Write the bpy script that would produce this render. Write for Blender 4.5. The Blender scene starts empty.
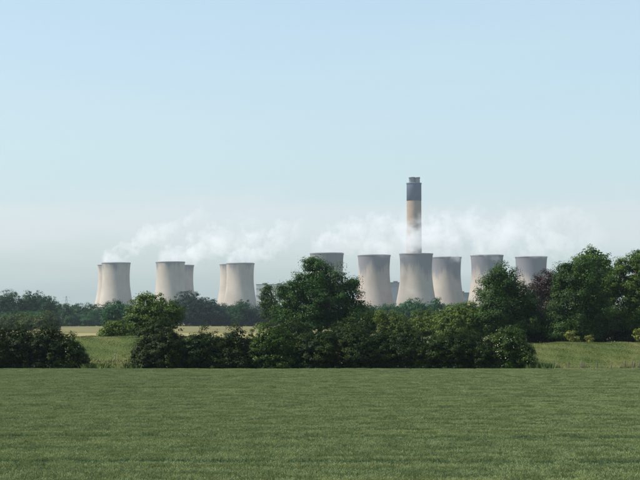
import bpy, math, random
import numpy as np
from mathutils import Vector

scene = bpy.context.scene
col = scene.collection
R = math.radians

# ------------------------------------------------------------------ camera
F = 1684.0          # focal length in photograph pixels (640 wide)
CAM_Z = 6.6         # eye height above the wheat field: the viewer stands on a flood bank
HOR = 317.0         # row of the true horizon in the photograph
cam_d = bpy.data.cameras.new('camera')
cam = bpy.data.objects.new('camera', cam_d)
col.objects.link(cam)
cam_d.sensor_width = 36.0
cam_d.lens = 36.0 * F / 640.0
cam_d.clip_start = 0.5
cam_d.clip_end = 30000
cam.location = (0, 0, CAM_Z)
cam.rotation_euler = (R(90) + math.atan((HOR - 240.0) / F), 0, 0)
scene.camera = cam

# ------------------------------------------------------------------ sky and sun
SUN_EL = 50.0       # elevation
SUN_BACK = -5.0    # degrees beyond due left (negative: a little behind the viewer)
sun_dir = Vector((-math.cos(R(SUN_EL)) * math.cos(R(SUN_BACK)),
                  math.cos(R(SUN_EL)) * math.sin(R(SUN_BACK)),
                  math.sin(R(SUN_EL))))
world = bpy.data.worlds.new('World')
scene.world = world
world.use_nodes = True
wn, wl = world.node_tree.nodes, world.node_tree.links
wn.clear()
w_out = wn.new('ShaderNodeOutputWorld')
w_bg = wn.new('ShaderNodeBackground')
w_bg.inputs['Strength'].default_value = 0.112
sky = wn.new('ShaderNodeTexSky')
sky.sky_type = 'NISHITA'
sky.sun_disc = False
sky.sun_elevation = R(SUN_EL)
sky.sun_rotation = R(270.0 + SUN_BACK)
sky.altitude = 0
sky.air_density = 1.0
sky.dust_density = 2.3
sky.ozone_density = 2.0
# thin veil of high cloud, stretched flat, all round the sky
tc = wn.new('ShaderNodeTexCoord')
mp = wn.new('ShaderNodeMapping')
mp.inputs['Scale'].default_value = (2.0, 2.0, 16.0)
nz = wn.new('ShaderNodeTexNoise')
nz.inputs['Scale'].default_value = 1.6
nz.inputs['Detail'].default_value = 5
nz.inputs['Roughness'].default_value = 0.55
rp = wn.new('ShaderNodeMapRange')
rp.inputs['From Min'].default_value = 0.42
rp.inputs['From Max'].default_value = 0.75
rp.inputs['To Min'].default_value = 0.40
rp.inputs['To Max'].default_value = 0.60
mx = wn.new('ShaderNodeMix')
mx.data_type = 'RGBA'
mx.inputs['B'].default_value = (3.02, 3.90, 4.02, 1)
wl.new(tc.outputs['Generated'], mp.inputs['Vector'])
wl.new(mp.outputs['Vector'], nz.inputs['Vector'])
wl.new(nz.outputs['Fac'], rp.inputs['Value'])
wl.new(rp.outputs['Result'], mx.inputs['Factor'])
wl.new(sky.outputs['Color'], mx.inputs['A'])
# bank of pale cloud low down, all round
sx_ = wn.new('ShaderNodeSeparateXYZ')
wl.new(tc.outputs['Generated'], sx_.inputs[0])
mp_b = wn.new('ShaderNodeMapping')
mp_b.inputs['Scale'].default_value = (9.0, 9.0, 60.0)
nz_b = wn.new('ShaderNodeTexNoise')
nz_b.inputs['Scale'].default_value = 1.0
nz_b.inputs['Detail'].default_value = 6
nz_b.inputs['Roughness'].default_value = 0.6
wl.new(tc.outputs['Generated'], mp_b.inputs['Vector'])
wl.new(mp_b.outputs['Vector'], nz_b.inputs['Vector'])
ed = wn.new('ShaderNodeMath'); ed.operation = 'MULTIPLY_ADD'
wl.new(nz_b.outputs['Fac'], ed.inputs[0]); ed.inputs[1].default_value = 0.045
wl.new(sx_.outputs['Z'], ed.inputs[2])
up_ = wn.new('ShaderNodeMapRange'); up_.interpolation_type = 'SMOOTHSTEP'
wl.new(ed.outputs[0], up_.inputs['Value'])
for k_, x_ in (('From Min', 0.100), ('From Max', 0.082), ('To Min', 0.0), ('To Max', 1.0)):
    up_.inputs[k_].default_value = x_
dn_ = wn.new('ShaderNodeMapRange'); dn_.interpolation_type = 'SMOOTHSTEP'
wl.new(ed.outputs[0], dn_.inputs['Value'])
for k_, x_ in (('From Min', 0.045), ('From Max', 0.075), ('To Min', 0.0), ('To Max', 0.55)):
    dn_.inputs[k_].default_value = x_
pr_ = wn.new('ShaderNodeMath'); pr_.operation = 'MULTIPLY'
wl.new(up_.outputs[0], pr_.inputs[0]); wl.new(dn_.outputs[0], pr_.inputs[1])
mx_b = wn.new('ShaderNodeMix'); mx_b.data_type = 'RGBA'
mx_b.inputs['B'].default_value = (3.76, 3.84, 3.90, 1)
wl.new(pr_.outputs[0], mx_b.inputs['Factor'])
wl.new(mx.outputs['Result'], mx_b.inputs['A'])
wl.new(mx_b.outputs['Result'], w_bg.inputs['Color'])
wl.new(w_bg.outputs['Background'], w_out.inputs['Surface'])

sun_d = bpy.data.lights.new('sun', 'SUN')
sun_d.energy = 4.6
sun_d.angle = R(0.53)
sun_d.color = (1.0, 0.93, 0.82)
sun = bpy.data.objects.new('sun', sun_d)
col.objects.link(sun)
sun.rotation_euler = (-sun_dir).to_track_quat('-Z', 'Y').to_euler()
sun.location = (-60, 10, 60)

vs = scene.view_settings
vs.view_transform = 'Standard'
vs.look = 'None'
vs.gamma = 1.0
vs.use_curve_mapping = False
vs.exposure = 0.85
cy = scene.cycles
cy.max_bounces = 6
cy.diffuse_bounces = 3
cy.transmission_bounces = 4
cy.volume_bounces = 3
cy.transparent_max_bounces = 24
cy.use_denoising = True
cy.volume_step_rate = 0.6
cy.volume_max_steps = 256

# ------------------------------------------------------------------ helpers
def px_x(px, d):
    return (px - 320.0) / F * d

def px_z(py, d):
    return CAM_Z + (HOR - py) / F * d

def tag(o, label=None, cat=None, group=None, kind=None):
    if label: o['label'] = label
    if cat: o['category'] = cat
    if group: o['group'] = group
    if kind: o['kind'] = kind
    return o

def empty(name, loc):
    o = bpy.data.objects.new(name, None)
    o.empty_display_size = 0.5
    o.location = loc
    col.objects.link(o)
    return o

def raw_mesh(name, verts, faces):
    """verts (n,3) array; faces: array (m,k) or list of index lists"""
    me = bpy.data.meshes.new(name)
    verts = np.asarray(verts, dtype=np.float32)
    if isinstance(faces, np.ndarray):
        m, k = faces.shape
        me.vertices.add(len(verts))
        me.vertices.foreach_set('co', verts.ravel())
        me.loops.add(m * k)
        me.loops.foreach_set('vertex_index', faces.astype(np.int32).ravel())
        me.polygons.add(m)
        me.polygons.foreach_set('loop_start', np.arange(0, m * k, k, dtype=np.int32))
        me.update(calc_edges=True)
    else:
        me.from_pydata([tuple(v) for v in verts], [], faces)
        me.update()
    return me

def obj(name, me, mat, parent=None, smooth=False):
    o = bpy.data.objects.new(name, me)
    if mat is not None and not me.materials:
        me.materials.append(mat)
    if smooth:
        me.polygons.foreach_set('use_smooth', np.ones(len(me.polygons), dtype=bool))
    col.objects.link(o)
    o.parent = parent
    return o

class MB:
    """collects simple solids into one mesh"""
    def __init__(self):
        self.v, self.f = [], []
    def box(self, x0, x1, y0, y1, z0, z1):
        b = len(self.v)
        self.v += [(x0, y0, z0), (x1, y0, z0), (x1, y1, z0), (x0, y1, z0),
                   (x0, y0, z1), (x1, y0, z1), (x1, y1, z1), (x0, y1, z1)]
        for q in ((3, 2, 1, 0), (4, 5, 6, 7), (0, 1, 5, 4), (1, 2, 6, 5), (2, 3, 7, 6), (3, 0, 4, 7)):
            self.f.append([b + i for i in q])
        return self
    def tube(self, pts, rad, seg=8, cap=True):
        pts = [Vector(p) for p in pts]
        b0 = len(self.v)
        for i, p in enumerate(pts):
            t = (pts[min(i + 1, len(pts) - 1)] - pts[max(i - 1, 0)]).normalized()
            u = t.cross(Vector((0.13, 1, 0.05))).normalized()
            w = t.cross(u)
            r = rad[i] if isinstance(rad, (list, tuple)) else rad
            for k in range(seg):
                a = 2 * math.pi * k / seg
                self.v.append(tuple(p + u * (r * math.cos(a)) + w * (r * math.sin(a))))
        for i in range(len(pts) - 1):
            for k in range(seg):
                a, c = b0 + i * seg + k, b0 + i * seg + (k + 1) % seg
                self.f.append([a, c, c + seg, a + seg])
        if cap:
            self.f.append([b0 + k for k in range(seg)][::-1])
            e = b0 + (len(pts) - 1) * seg
            self.f.append([e + k for k in range(seg)])
        return self
    def lathe(self, prof, seg=48, cx=0, cy_=0):
        b = len(self.v)
        for r, z in prof:
            for k in range(seg):
                a = 2 * math.pi * k / seg
                self.v.append((cx + r * math.cos(a), cy_ + r * math.sin(a), z))
        n = len(prof)
        for i in range(n - 1):
            for k in range(seg):
                a, c = b + i * seg + k, b + i * seg + (k + 1) % seg
                self.f.append([a, c, c + seg, a + seg])
        return self
    def build(self, name, mat, parent=None, smooth=False):
        me = raw_mesh(name, np.array(self.v), self.f)
        return obj(name, me, mat, parent, smooth)

# ------------------------------------------------------------------ materials
def new_mat(name):
    m = bpy.data.materials.new(name)
    m.use_nodes = True
    n, l = m.node_tree.nodes, m.node_tree.links
    n.clear()
    out = n.new('ShaderNodeOutputMaterial')
    return m, n, l, out

def noise(n, l, vec, scale, detail=4, rough=0.55):
    t = n.new('ShaderNodeTexNoise')
    t.inputs['Scale'].default_value = scale
    t.inputs['Detail'].default_value = detail
    t.inputs['Roughness'].default_value = rough
    if vec is not None:
        l.new(vec, t.inputs['Vector'])
    return t.outputs['Fac']

def ramp(n, l, fac, stops):
    r = n.new('ShaderNodeValToRGB')
    e = r.color_ramp.elements
    while len(e) > 1:
        e.remove(e[-1])
    e[0].position, e[0].color = stops[0][0], (*stops[0][1], 1)
    for p, c in stops[1:]:
        x = e.new(p)
        x.color = (*c, 1)
    l.new(fac, r.inputs['Fac'])
    return r.outputs['Color']

def mixc(n, l, fac, a, b, mode='MIX'):
    m = n.new('ShaderNodeMix')
    m.data_type = 'RGBA'
    m.blend_type = mode
    for s, v in (('Factor', fac), ('A', a), ('B', b)):
        if isinstance(v, (int, float)):
            m.inputs[s].default_value = v
        elif isinstance(v, tuple):
            m.inputs[s].default_value = (*v, 1)
        else:
            l.new(v, m.inputs[s])
    return m.outputs['Result']

def math_(n, l, op, a, b=None, c=None, clamp=False):
    m = n.new('ShaderNodeMath')
    m.operation = op
    m.use_clamp = clamp
    for i, v in enumerate((a, b, c)):
        if v is None:
            continue
        if isinstance(v, (int, float)):
            m.inputs[i].default_value = v
        else:
            l.new(v, m.inputs[i])
    return m.outputs[0]

def maprange(n, l, v, a, b, c=0.0, d=1.0, smooth=False):
    m = n.new('ShaderNodeMapRange')
    if smooth:
        m.interpolation_type = 'SMOOTHSTEP'
    l.new(v, m.inputs['Value'])
    for k, x in (('From Min', a), ('From Max', b), ('To Min', c), ('To Max', d)):
        m.inputs[k].default_value = x
    return m.outputs['Result']

def principled(n, l, out, color, rough=0.9, spec=0.2):
    p = n.new('ShaderNodeBsdfPrincipled')
    if isinstance(color, tuple):
        p.inputs['Base Color'].default_value = (*color, 1)
    else:
        l.new(color, p.inputs['Base Color'])
    p.inputs['Roughness'].default_value = rough
    p.inputs['Specular IOR Level'].default_value = spec
    l.new(p.outputs['BSDF'], out.inputs['Surface'])
    return p

def plain(name, color, rough=0.9, var=0.25, scale=1.0, spec=0.2):
    m, n, l, out = new_mat(name)
    tc = n.new('ShaderNodeTexCoord')
    f = noise(n, l, tc.outputs['Object'], scale, 5)
    c = ramp(n, l, f, [(0.3, tuple(x * (1 - var) for x in color)), (0.7, tuple(min(1, x * (1 + var)) for x in color))])
    principled(n, l, out, c, rough, spec)
    return m

def leaf_mat(name, dark, mid, light, trans=0.3, clump=0.35, gloss=0.12):
    """leaves: colour varies from leaf to leaf and from spray to spray"""
    m, n, l, out = new_mat(name)
    geo = n.new('ShaderNodeNewGeometry')
    tc = n.new('ShaderNodeTexCoord')
    f1 = noise(n, l, tc.outputs['Object'], clump, 3)
    a = math_(n, l, 'MULTIPLY', geo.outputs['Random Per Island'], 0.5)
    b = math_(n, l, 'MULTIPLY_ADD', f1, 1.3, -0.4)
    f = math_(n, l, 'ADD', a, b, clamp=True)
    c = ramp(n, l, f, [(0.0, dark), (0.45, mid), (1.0, light)])
    oi = n.new('ShaderNodeObjectInfo')
    hs = n.new('ShaderNodeHueSaturation')
    l.new(c, hs.inputs['Color'])
    hs.inputs['Saturation'].default_value = 1.2
    l.new(maprange(n, l, oi.outputs['Random'], 0, 1, 0.488, 0.512), hs.inputs['Hue'])
    l.new(maprange(n, l, oi.outputs['Random'], 0, 1, 0.72, 0.92), hs.inputs['Value'])
    p = n.new('ShaderNodeBsdfPrincipled')
    p.inputs['Roughness'].default_value = 0.55
    p.inputs['Specular IOR Level'].default_value = gloss
    l.new(hs.outputs['Color'], p.inputs['Base Color'])
    t = n.new('ShaderNodeBsdfTranslucent')
    tcol = mixc(n, l, 1.0, hs.outputs['Color'], (1.0, 1.1, 0.45), 'MULTIPLY')
    l.new(tcol, t.inputs['Color'])
    ms = n.new('ShaderNodeMixShader')
    ms.inputs['Fac'].default_value = trans
    l.new(p.outputs['BSDF'], ms.inputs[1])
    l.new(t.outputs['BSDF'], ms.inputs[2])
    l.new(ms.outputs['Shader'], out.inputs['Surface'])
    return m

M = {}
M['bark'] = plain('bark', (0.09, 0.07, 0.05), 0.95, 0.35, 2.0)
M['hawthorn'] = leaf_mat('hawthorn_leaves', (0.005, 0.012, 0.004), (0.012, 0.026, 0.006), (0.052, 0.070, 0.015))
M['elder'] = leaf_mat('elder_leaves', (0.014, 0.028, 0.008), (0.030, 0.056, 0.014), (0.095, 0.13, 0.036))
M['sycamore'] = leaf_mat('sycamore_leaves', (0.012, 0.030, 0.011), (0.026, 0.058, 0.018), (0.068, 0.116, 0.036))
M['ash'] = leaf_mat('ash_leaves', (0.022, 0.046, 0.013), (0.046, 0.082, 0.022), (0.11, 0.145, 0.045))
M['willow'] = leaf_mat('willow_leaves', (0.040, 0.072, 0.022), (0.078, 0.118, 0.038), (0.145, 0.178, 0.066))
M['copper'] = leaf_mat('copper_beech_leaves', (0.020, 0.015, 0.017), (0.036, 0.025, 0.028), (0.062, 0.043, 0.044), trans=0.2)
M['bramble'] = leaf_mat('yellow_green_leaves', (0.09, 0.11, 0.035), (0.17, 0.19, 0.07), (0.30, 0.30, 0.13))
M['far'] = leaf_mat('far_wood_leaves', (0.010, 0.036, 0.016), (0.020, 0.064, 0.026), (0.042, 0.100, 0.038), clump=0.08)
M['far_dark'] = leaf_mat('far_dark_leaves', (0.005, 0.017, 0.011), (0.010, 0.030, 0.018), (0.022, 0.050, 0.026), clump=0.08)
M['far_olive'] = leaf_mat('far_olive_leaves', (0.026, 0.042, 0.015), (0.046, 0.066, 0.022), (0.080, 0.098, 0.036), clump=0.1)
M['blossom'] = plain('cream_blossom', (0.33, 0.33, 0.22), 0.9, 0.1, 3.0)

# wheat
def wheat_mat():
    m, n, l, out = new_mat('ripening_wheat')
    geo = n.new('ShaderNodeNewGeometry')
    sep = n.new('ShaderNodeSeparateXYZ')
    l.new(geo.outputs['Position'], sep.inputs['Vector'])
    tc = n.new('ShaderNodeTexCoord')
    mp = n.new('ShaderNodeMapping')
    mp.inputs['Scale'].default_value = (0.045, 0.40, 0.0)
    l.new(geo.outputs['Position'], mp.inputs['Vector'])
    f1 = noise(n, l, mp.outputs['Vector'], 1.0, 4, 0.6)
    mp2 = n.new('ShaderNodeMapping')
    mp2.inputs['Scale'].default_value = (0.9, 1.6, 0.0)
    l.new(geo.outputs['Position'], mp2.inputs['Vector'])
    f2 = noise(n, l, mp2.outputs['Vector'], 1.0, 3)
    f = math_(n, l, 'ADD', math_(n, l, 'MULTIPLY_ADD', f1, 0.60, 0.0), math_(n, l, 'MULTIPLY', f2, 0.28))
    f = math_(n, l, 'ADD', f, math_(n, l, 'MULTIPLY_ADD', geo.outputs['Random Per Island'], 0.85, -0.34), clamp=True)
    c = ramp(n, l, f, [(0.15, (0.062, 0.120, 0.068)), (0.50, (0.148, 0.206, 0.090)), (0.85, (0.264, 0.280, 0.102))])
    ea = n.new('ShaderNodeAttribute')
    ea.attribute_name = 'ear'
    c = mixc(n, l, ea.outputs['Fac'], mixc(n, l, 1.0, c, (0.60, 0.78, 0.80), 'MULTIPLY'), mixc(n, l, 1.0, c, (1.15, 1.13, 1.12), 'MULTIPLY'))
    p = n.new('ShaderNodeBsdfPrincipled')
    p.inputs['Roughness'].default_value = 0.6
    p.inputs['Specular IOR Level'].default_value = 0.2
    l.new(c, p.inputs['Base Color'])
    t = n.new('ShaderNodeBsdfTranslucent')
    l.new(c, t.inputs['Color'])
    ms = n.new('ShaderNodeMixShader')
    ms.inputs['Fac'].default_value = 0.25
    l.new(p.outputs['BSDF'], ms.inputs[1])
    l.new(t.outputs['BSDF'], ms.inputs[2])
    l.new(ms.outputs['Shader'], out.inputs['Surface'])
    return m
M['wheat'] = wheat_mat()

def grass_mat(name, a, b, c, scale, blades):
    m, n, l, out = new_mat(name)
    geo = n.new('ShaderNodeNewGeometry')
    mp = n.new('ShaderNodeMapping')
    mp.inputs['Rotation'].default_value = (0, 0, R(24))
    mp.inputs['Scale'].default_value = (scale, scale * 0.28, scale * 0.5)
    l.new(geo.outputs['Position'], mp.inputs['Vector'])
    f = noise(n, l, mp.outputs['Vector'], 1.0, 4, 0.6)
    if blades:
        f = math_(n, l, 'ADD', f, math_(n, l, 'MULTIPLY_ADD', geo.outputs['Random Per Island'], 0.16, -0.08), clamp=True)
    cc = ramp(n, l, f, [(0.25, a), (0.5, b), (0.75, c)])
    principled(n, l, out, cc, 0.8, 0.15)
    return m
BG = ((0.028, 0.052, 0.008), (0.055, 0.072, 0.016), (0.096, 0.098, 0.032))
M['bank_soil'] = grass_mat('bank_turf', *BG, 0.30, False)
M['bank_grass'] = grass_mat('bank_grass_blades', *BG, 0.30, True)
M['dry_grass'] = grass_mat('dry_verge_grass', (0.075, 0.10, 0.035), (0.13, 0.135, 0.058), (0.21, 0.19, 0.095), 0.6, True)
M['nettle'] = grass_mat('rank_verge_plants', (0.030, 0.060, 0.016), (0.060, 0.095, 0.026), (0.11, 0.13, 0.04), 0.7, True)
M['barley'] = grass_mat('pale_barley', (0.075, 0.074, 0.026), (0.105, 0.097, 0.036), (0.135, 0.120, 0.046), 0.03, False)

def ground_mat():
    m, n, l, out = new_mat('farmland')
    geo = n.new('ShaderNodeNewGeometry')
    v = n.new('ShaderNodeTexVoronoi')
    v.inputs['Scale'].default_value = 0.004
    l.new(geo.outputs['Position'], v.inputs['Vector'])
    sp = n.new('ShaderNodeSeparateColor')
    l.new(v.outputs['Color'], sp.inputs['Color'])
    c = ramp(n, l, sp.outputs['Red'], [(0.2, (0.06, 0.09, 0.03)), (0.5, (0.11, 0.13, 0.05)), (0.85, (0.20, 0.18, 0.08))])
    f = noise(n, l, geo.outputs['Position'], 0.4, 5)
    c2 = mixc(n, l, math_(n, l, 'MULTIPLY', f, 0.5), c, (0.09, 0.075, 0.05))
    principled(n, l, out, c2, 0.95, 0.1)
    return m
M['ground'] = ground_mat()
M['soil'] = plain('field_soil', (0.10, 0.085, 0.055), 0.95, 0.3, 0.8)

# power station
def tower_mat():
    """pale weathered concrete with lift lines and a darker blue-grey tone below the rim"""
    m, n, l, out = new_mat('cooling_tower_concrete')
    tc = n.new('ShaderNodeTexCoord')
    oi = n.new('ShaderNodeObjectInfo')
    sep = n.new('ShaderNodeSeparateXYZ')
    l.new(tc.outputs['Object'], sep.inputs['Vector'])
    z = sep.outputs['Z']
    off = n.new('ShaderNodeVectorMath')
    off.operation = 'ADD'
    l.new(tc.outputs['Object'], off.inputs[0])
    l.new(math_(n, l, 'MULTIPLY', oi.outputs['Random'], 400.0), off.inputs[1])
    base = ramp(n, l, noise(n, l, off.outputs['Vector'], 0.035, 5), [(0.3, (0.265, 0.236, 0.208)), (0.7, (0.335, 0.300, 0.265))])
    # vertical streaks
    ms = n.new('ShaderNodeMapping')
    ms.inputs['Scale'].default_value = (0.22, 0.22, 0.012)
    l.new(off.outputs['Vector'], ms.inputs['Vector'])
    st = noise(n, l, ms.outputs['Vector'], 1.0, 4, 0.6)
    base = mixc(n, l, maprange(n, l, st, 0.5, 0.75, 0, 0.30), base, (0.20, 0.19, 0.18))
    # lift joints every few metres
    w = math_(n, l, 'FRACT', math_(n, l, 'DIVIDE', z, 6.2))
    base = mixc(n, l, maprange(n, l, w, 0.0, 0.06, 0.18, 0.0), base, (0.16, 0.155, 0.145))
    # darker blue-grey band below the rim: lower edge scalloped
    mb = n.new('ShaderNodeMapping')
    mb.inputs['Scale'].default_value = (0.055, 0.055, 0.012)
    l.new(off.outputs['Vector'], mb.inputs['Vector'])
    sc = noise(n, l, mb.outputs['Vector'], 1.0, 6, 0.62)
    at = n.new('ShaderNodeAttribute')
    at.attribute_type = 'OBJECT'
    at.attribute_name = 'dark_edge'
    lo = math_(n, l, 'MULTIPLY_ADD', sc, -80.0, at.outputs['Fac'])      # edge height of the dark band
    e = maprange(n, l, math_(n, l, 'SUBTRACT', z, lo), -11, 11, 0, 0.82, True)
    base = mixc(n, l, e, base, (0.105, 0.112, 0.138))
    principled(n, l, out, base, 0.95, 0.1)
    return m
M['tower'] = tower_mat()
M['tower_in'] = plain('tower_inner_concrete', (0.22, 0.215, 0.20), 0.95, 0.2, 0.05)
M['rim'] = plain('tower_rim_concrete', (0.19, 0.19, 0.20), 0.95, 0.15, 0.1)
M['stack'] = plain('chimney_concrete', (0.235, 0.182, 0.138), 0.95, 0.14, 0.06)
M['stack_dark'] = plain('chimney_dark_band', (0.068, 0.080, 0.125), 0.9, 0.2, 0.08)
M['flue'] = plain('flue_steel', (0.22, 0.22, 0.23), 0.6, 0.25, 0.2)
M['cladding'] = plain('pale_cladding', (0.58, 0.56, 0.52), 0.7, 0.08, 0.05)
M['cladding_dark'] = plain('grey_cladding', (0.24, 0.27, 0.31), 0.7, 0.1, 0.05)
M['roofing'] = plain('roof_felt', (0.15, 0.15, 0.155), 0.9, 0.15, 0.1)
M['steel'] = plain('galvanised_steel', (0.20, 0.21, 0.22), 0.5, 0.1, 0.5)
M['post'] = plain('weathered_post_wood', (0.115, 0.10, 0.085), 0.95, 0.35, 3.0)
M['post_pale'] = plain('pale_post_paint', (0.24, 0.235, 0.21), 0.8, 0.1, 3.0)
M['wire'] = plain('fence_wire', (0.22, 0.22, 0.21), 0.5, 0.1, 3.0)

# ------------------------------------------------------------------ the land
def grid_sheet(name, xs, ys, zfun, mat, kind='structure'):
    X, Y = np.meshgrid(xs, ys)
    Z = zfun(X, Y)
    v = np.stack([X.ravel(), Y.ravel(), Z.ravel()], 1)
    nx, ny = len(xs), len(ys)
    i = np.arange(nx - 1)[None, :] + nx * np.arange(ny - 1)[:, None]
    i = i.ravel()
    f = np.stack([i, i + 1, i + 1 + nx, i + nx], 1)
    return tag(obj(name, raw_mesh(name, v, f), mat, smooth=True), kind=kind)

grid_sheet('ground', np.linspace(-3000, 3000, 21), np.linspace(-300, 5600, 21), lambda X, Y: X * 0, M['ground'])
grid_sheet('field', np.linspace(-140, 140, 15), np.linspace(20, 191, 15), lambda X, Y: X * 0 + 0.02, M['soil'])
grid_sheet('far_field', np.linspace(-380, 120, 40), np.linspace(690, 1080, 60),
           lambda X, Y: np.where((Y < 695) | (Y > 1075) | (X < -375) | (X > 115), -0.05, 0.72 + 0.12 * np.sin(X * 0.05) * np.cos(Y * 0.04)), M['barley'])

TOE, CREST0, CREST1, BACK = 205.0, 224.0, 228.0, 246.0
def bank_z(X, Y):
    h = 3.55 - 0.45 * np.tanh(X / 16.0) + 0.10 * np.sin(X * 0.21) + 0.06 * np.sin(X * 0.77 + 1)
    t = np.interp(Y, [TOE, TOE + 3, CREST0 - 2, CREST0 + 1, CREST1, BACK], [-0.05, 0.25, 0.93, 1.0, 1.0, -0.05])
    return h * t + 0.07 * np.sin(X * 1.3 + Y * 0.5) * np.sin(Y * 0.7 - X * 0.3)
grid_sheet('grass_bank', np.linspace(-150, 150, 301), np.linspace(TOE, BACK, 42), bank_z, M['bank_soil'])

# ------------------------------------------------------------------ foliage
def leaf_quads(c, nrm, size, rng, aspect=0.72):
    """one rhombic leaf (or leaf spray) per centre"""
    n = len(c)
    nrm = nrm / (np.linalg.norm(nrm, axis=1, keepdims=True) + 1e-9)
    a = rng.normal(size=(n, 3))
    u = np.cross(nrm, a)
    u /= (np.linalg.norm(u, axis=1, keepdims=True) + 1e-9)
    w = np.cross(nrm, u)
    s = size * rng.uniform(0.6, 1.35, (n, 1))
    p0 = c - u * s * 0.5
    p1 = c + w * s * aspect * 0.5 - u * s * 0.05 + nrm * s * 0.08
    p2 = c + u * s * 0.5 - nrm * s * 0.10
    p3 = c - w * s * aspect * 0.5 - u * s * 0.05 + nrm * s * 0.08
    v = np.stack([p0, p1, p2, p3], 1).reshape(-1, 3)
    f = np.arange(4 * n).reshape(n, 4)
    return v, f

def crown_arrays(lobes, leaf, clump, dens, rng, fill=0.25):
    """lobes: (x,y,z,rx,ry,rz). Leaf sprays gathered in clumps on the lobes' skins, some inside."""
    L = np.array(lobes)
    C, N, Z = [], [], []
    for k, (x, y, z, rx, ry, rz) in enumerate(L):
        area = 4 * math.pi * ((rx * ry) ** 1.6 / 3 + (rx * rz) ** 1.6 / 3 + (ry * rz) ** 1.6 / 3) ** (1 / 1.6)
        nc = max(6, int(area / (clump * clump * 1.9)))
        d = rng.normal(size=(nc, 3))
        d /= np.linalg.norm(d, axis=1, keepdims=True)
        rad = np.array([rx, ry, rz])
        p = np.array([x, y, z]) + d * rad * rng.uniform(0.70, 1.10, (nc, 1))
        keep = np.ones(nc, bool)
        for j, (x2, y2, z2, a2, b2, c2) in enumerate(L):
            if j == k:
                continue
            q = ((p[:, 0] - x2) / a2) ** 2 + ((p[:, 1] - y2) / b2) ** 2 + ((p[:, 2] - z2) / c2) ** 2
            keep &= q > 0.55
        p, d = p[keep], d[keep]
        keep = p[:, 2] > 0.15
        p, d = p[keep], d[keep]
        nc = len(p)
        if nc == 0:
            continue
        nl = max(3, int(1.7 * dens * clump * clump / (leaf * leaf)))
        g = np.clip(rng.normal(size=(nc, nl, 3)), -1.8, 1.8)
        cr = clump * rng.uniform(0.55, 1.25, (nc, 1, 1))
        pts = p[:, None, :] + g * cr * np.array([0.44, 0.44, 0.27])
        out = g * 0.40 + d[:, None, :] * 0.65 + np.array([0, 0, 0.65]) + rng.normal(size=g.shape) * 0.22
        C.append(pts.reshape(-1, 3))
        N.append(out.reshape(-1, 3))
        Z.append(np.full(nc * nl, leaf))
        # leaves within the lobe, so that no hollow shell shows
        ni = int(fill * nc * nl)
        d2 = rng.normal(size=(ni, 3))
        d2 /= np.linalg.norm(d2, axis=1, keepdims=True)
        C.append(np.array([x, y, z]) + d2 * rad * (rng.uniform(0.1, 0.9, (ni, 1)) ** 0.5) * 0.82)
        N.append(rng.normal(size=(ni, 3)) + np.array([0, 0, 0.4]))
        Z.append(np.full(ni, leaf * 1.8))
    C, N, Z = np.concatenate(C), np.concatenate(N), np.concatenate(Z)
    keep = C[:, 2] > 0.05
    return leaf_quads(C[keep], N[keep], Z[keep][:, None], rng)

def px_lobes(lobes_px, d, base, rng, deep=True):
    """lobes seen at (px,py) with pixel radii, turned to metres about the plant's foot; each gets lobes before and behind it"""
    out = []
    for L in lobes_px:
        px, py, rx, ry = L[:4]
        dy = L[4] if len(L) > 4 else 0.0
        x = px_x(px, d) - base[0]
        z = px_z(py, d)
        a, c = rx * d / F, ry * d / F
        b = 0.5 * (a + min(a, c))
        out.append((x, dy, z, a, b, c))
        if deep and len(L) < 5:
            for s in (-1, 1):
                k = rng.uniform(0.62, 0.82)
                out.append((x + rng.uniform(-.35, .35) * a, s * b * rng.uniform(0.6, 0.9),
                            z - rng.uniform(0.0, 0.35) * c, a * k, b * k, c * k))
    return out

def wood(base_r, top_z, lobes, rng, stems=1, spread=0.5):
    """tapered trunk with limbs that reach into the lobes"""
    mb = MB()
    feet = [(0, 0)] if stems == 1 else [(rng.uniform(-spread, spread), rng.uniform(-spread, spread)) for _ in range(stems)]
    for fx, fy in feet:
        n = 6
        pts = [(fx + rng.uniform(-.12, .12) * i * base_r, fy + rng.uniform(-.12, .12) * i * base_r, -0.1 + top_z * i / (n - 1)) for i in range(n)]
        mb.tube(pts, [base_r * (1.25 if i == 0 else 1.0 - 0.72 * i / (n - 1)) for i in range(n)], 8)
    for (x, y, z, a, b, c) in lobes:
        fx, fy = feet[int(rng.integers(len(feet)))]
        z0 = min(top_z * rng.uniform(0.35, 0.8), max(0.3, z - c * 0.4))
        p0, p2 = Vector((fx, fy, z0)), Vector((x, y, z + 0.3 * c))
        p1 = p0.lerp(p2, 0.5) + Vector((rng.uniform(-.3, .3), rng.uniform(-.3, .3), -0.08 * (p2 - p0).length))
        r = base_r * 0.42
        mb.tube([p0, p1, p2], [r, r * 0.65, r * 0.2], 6)
    return mb

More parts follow.
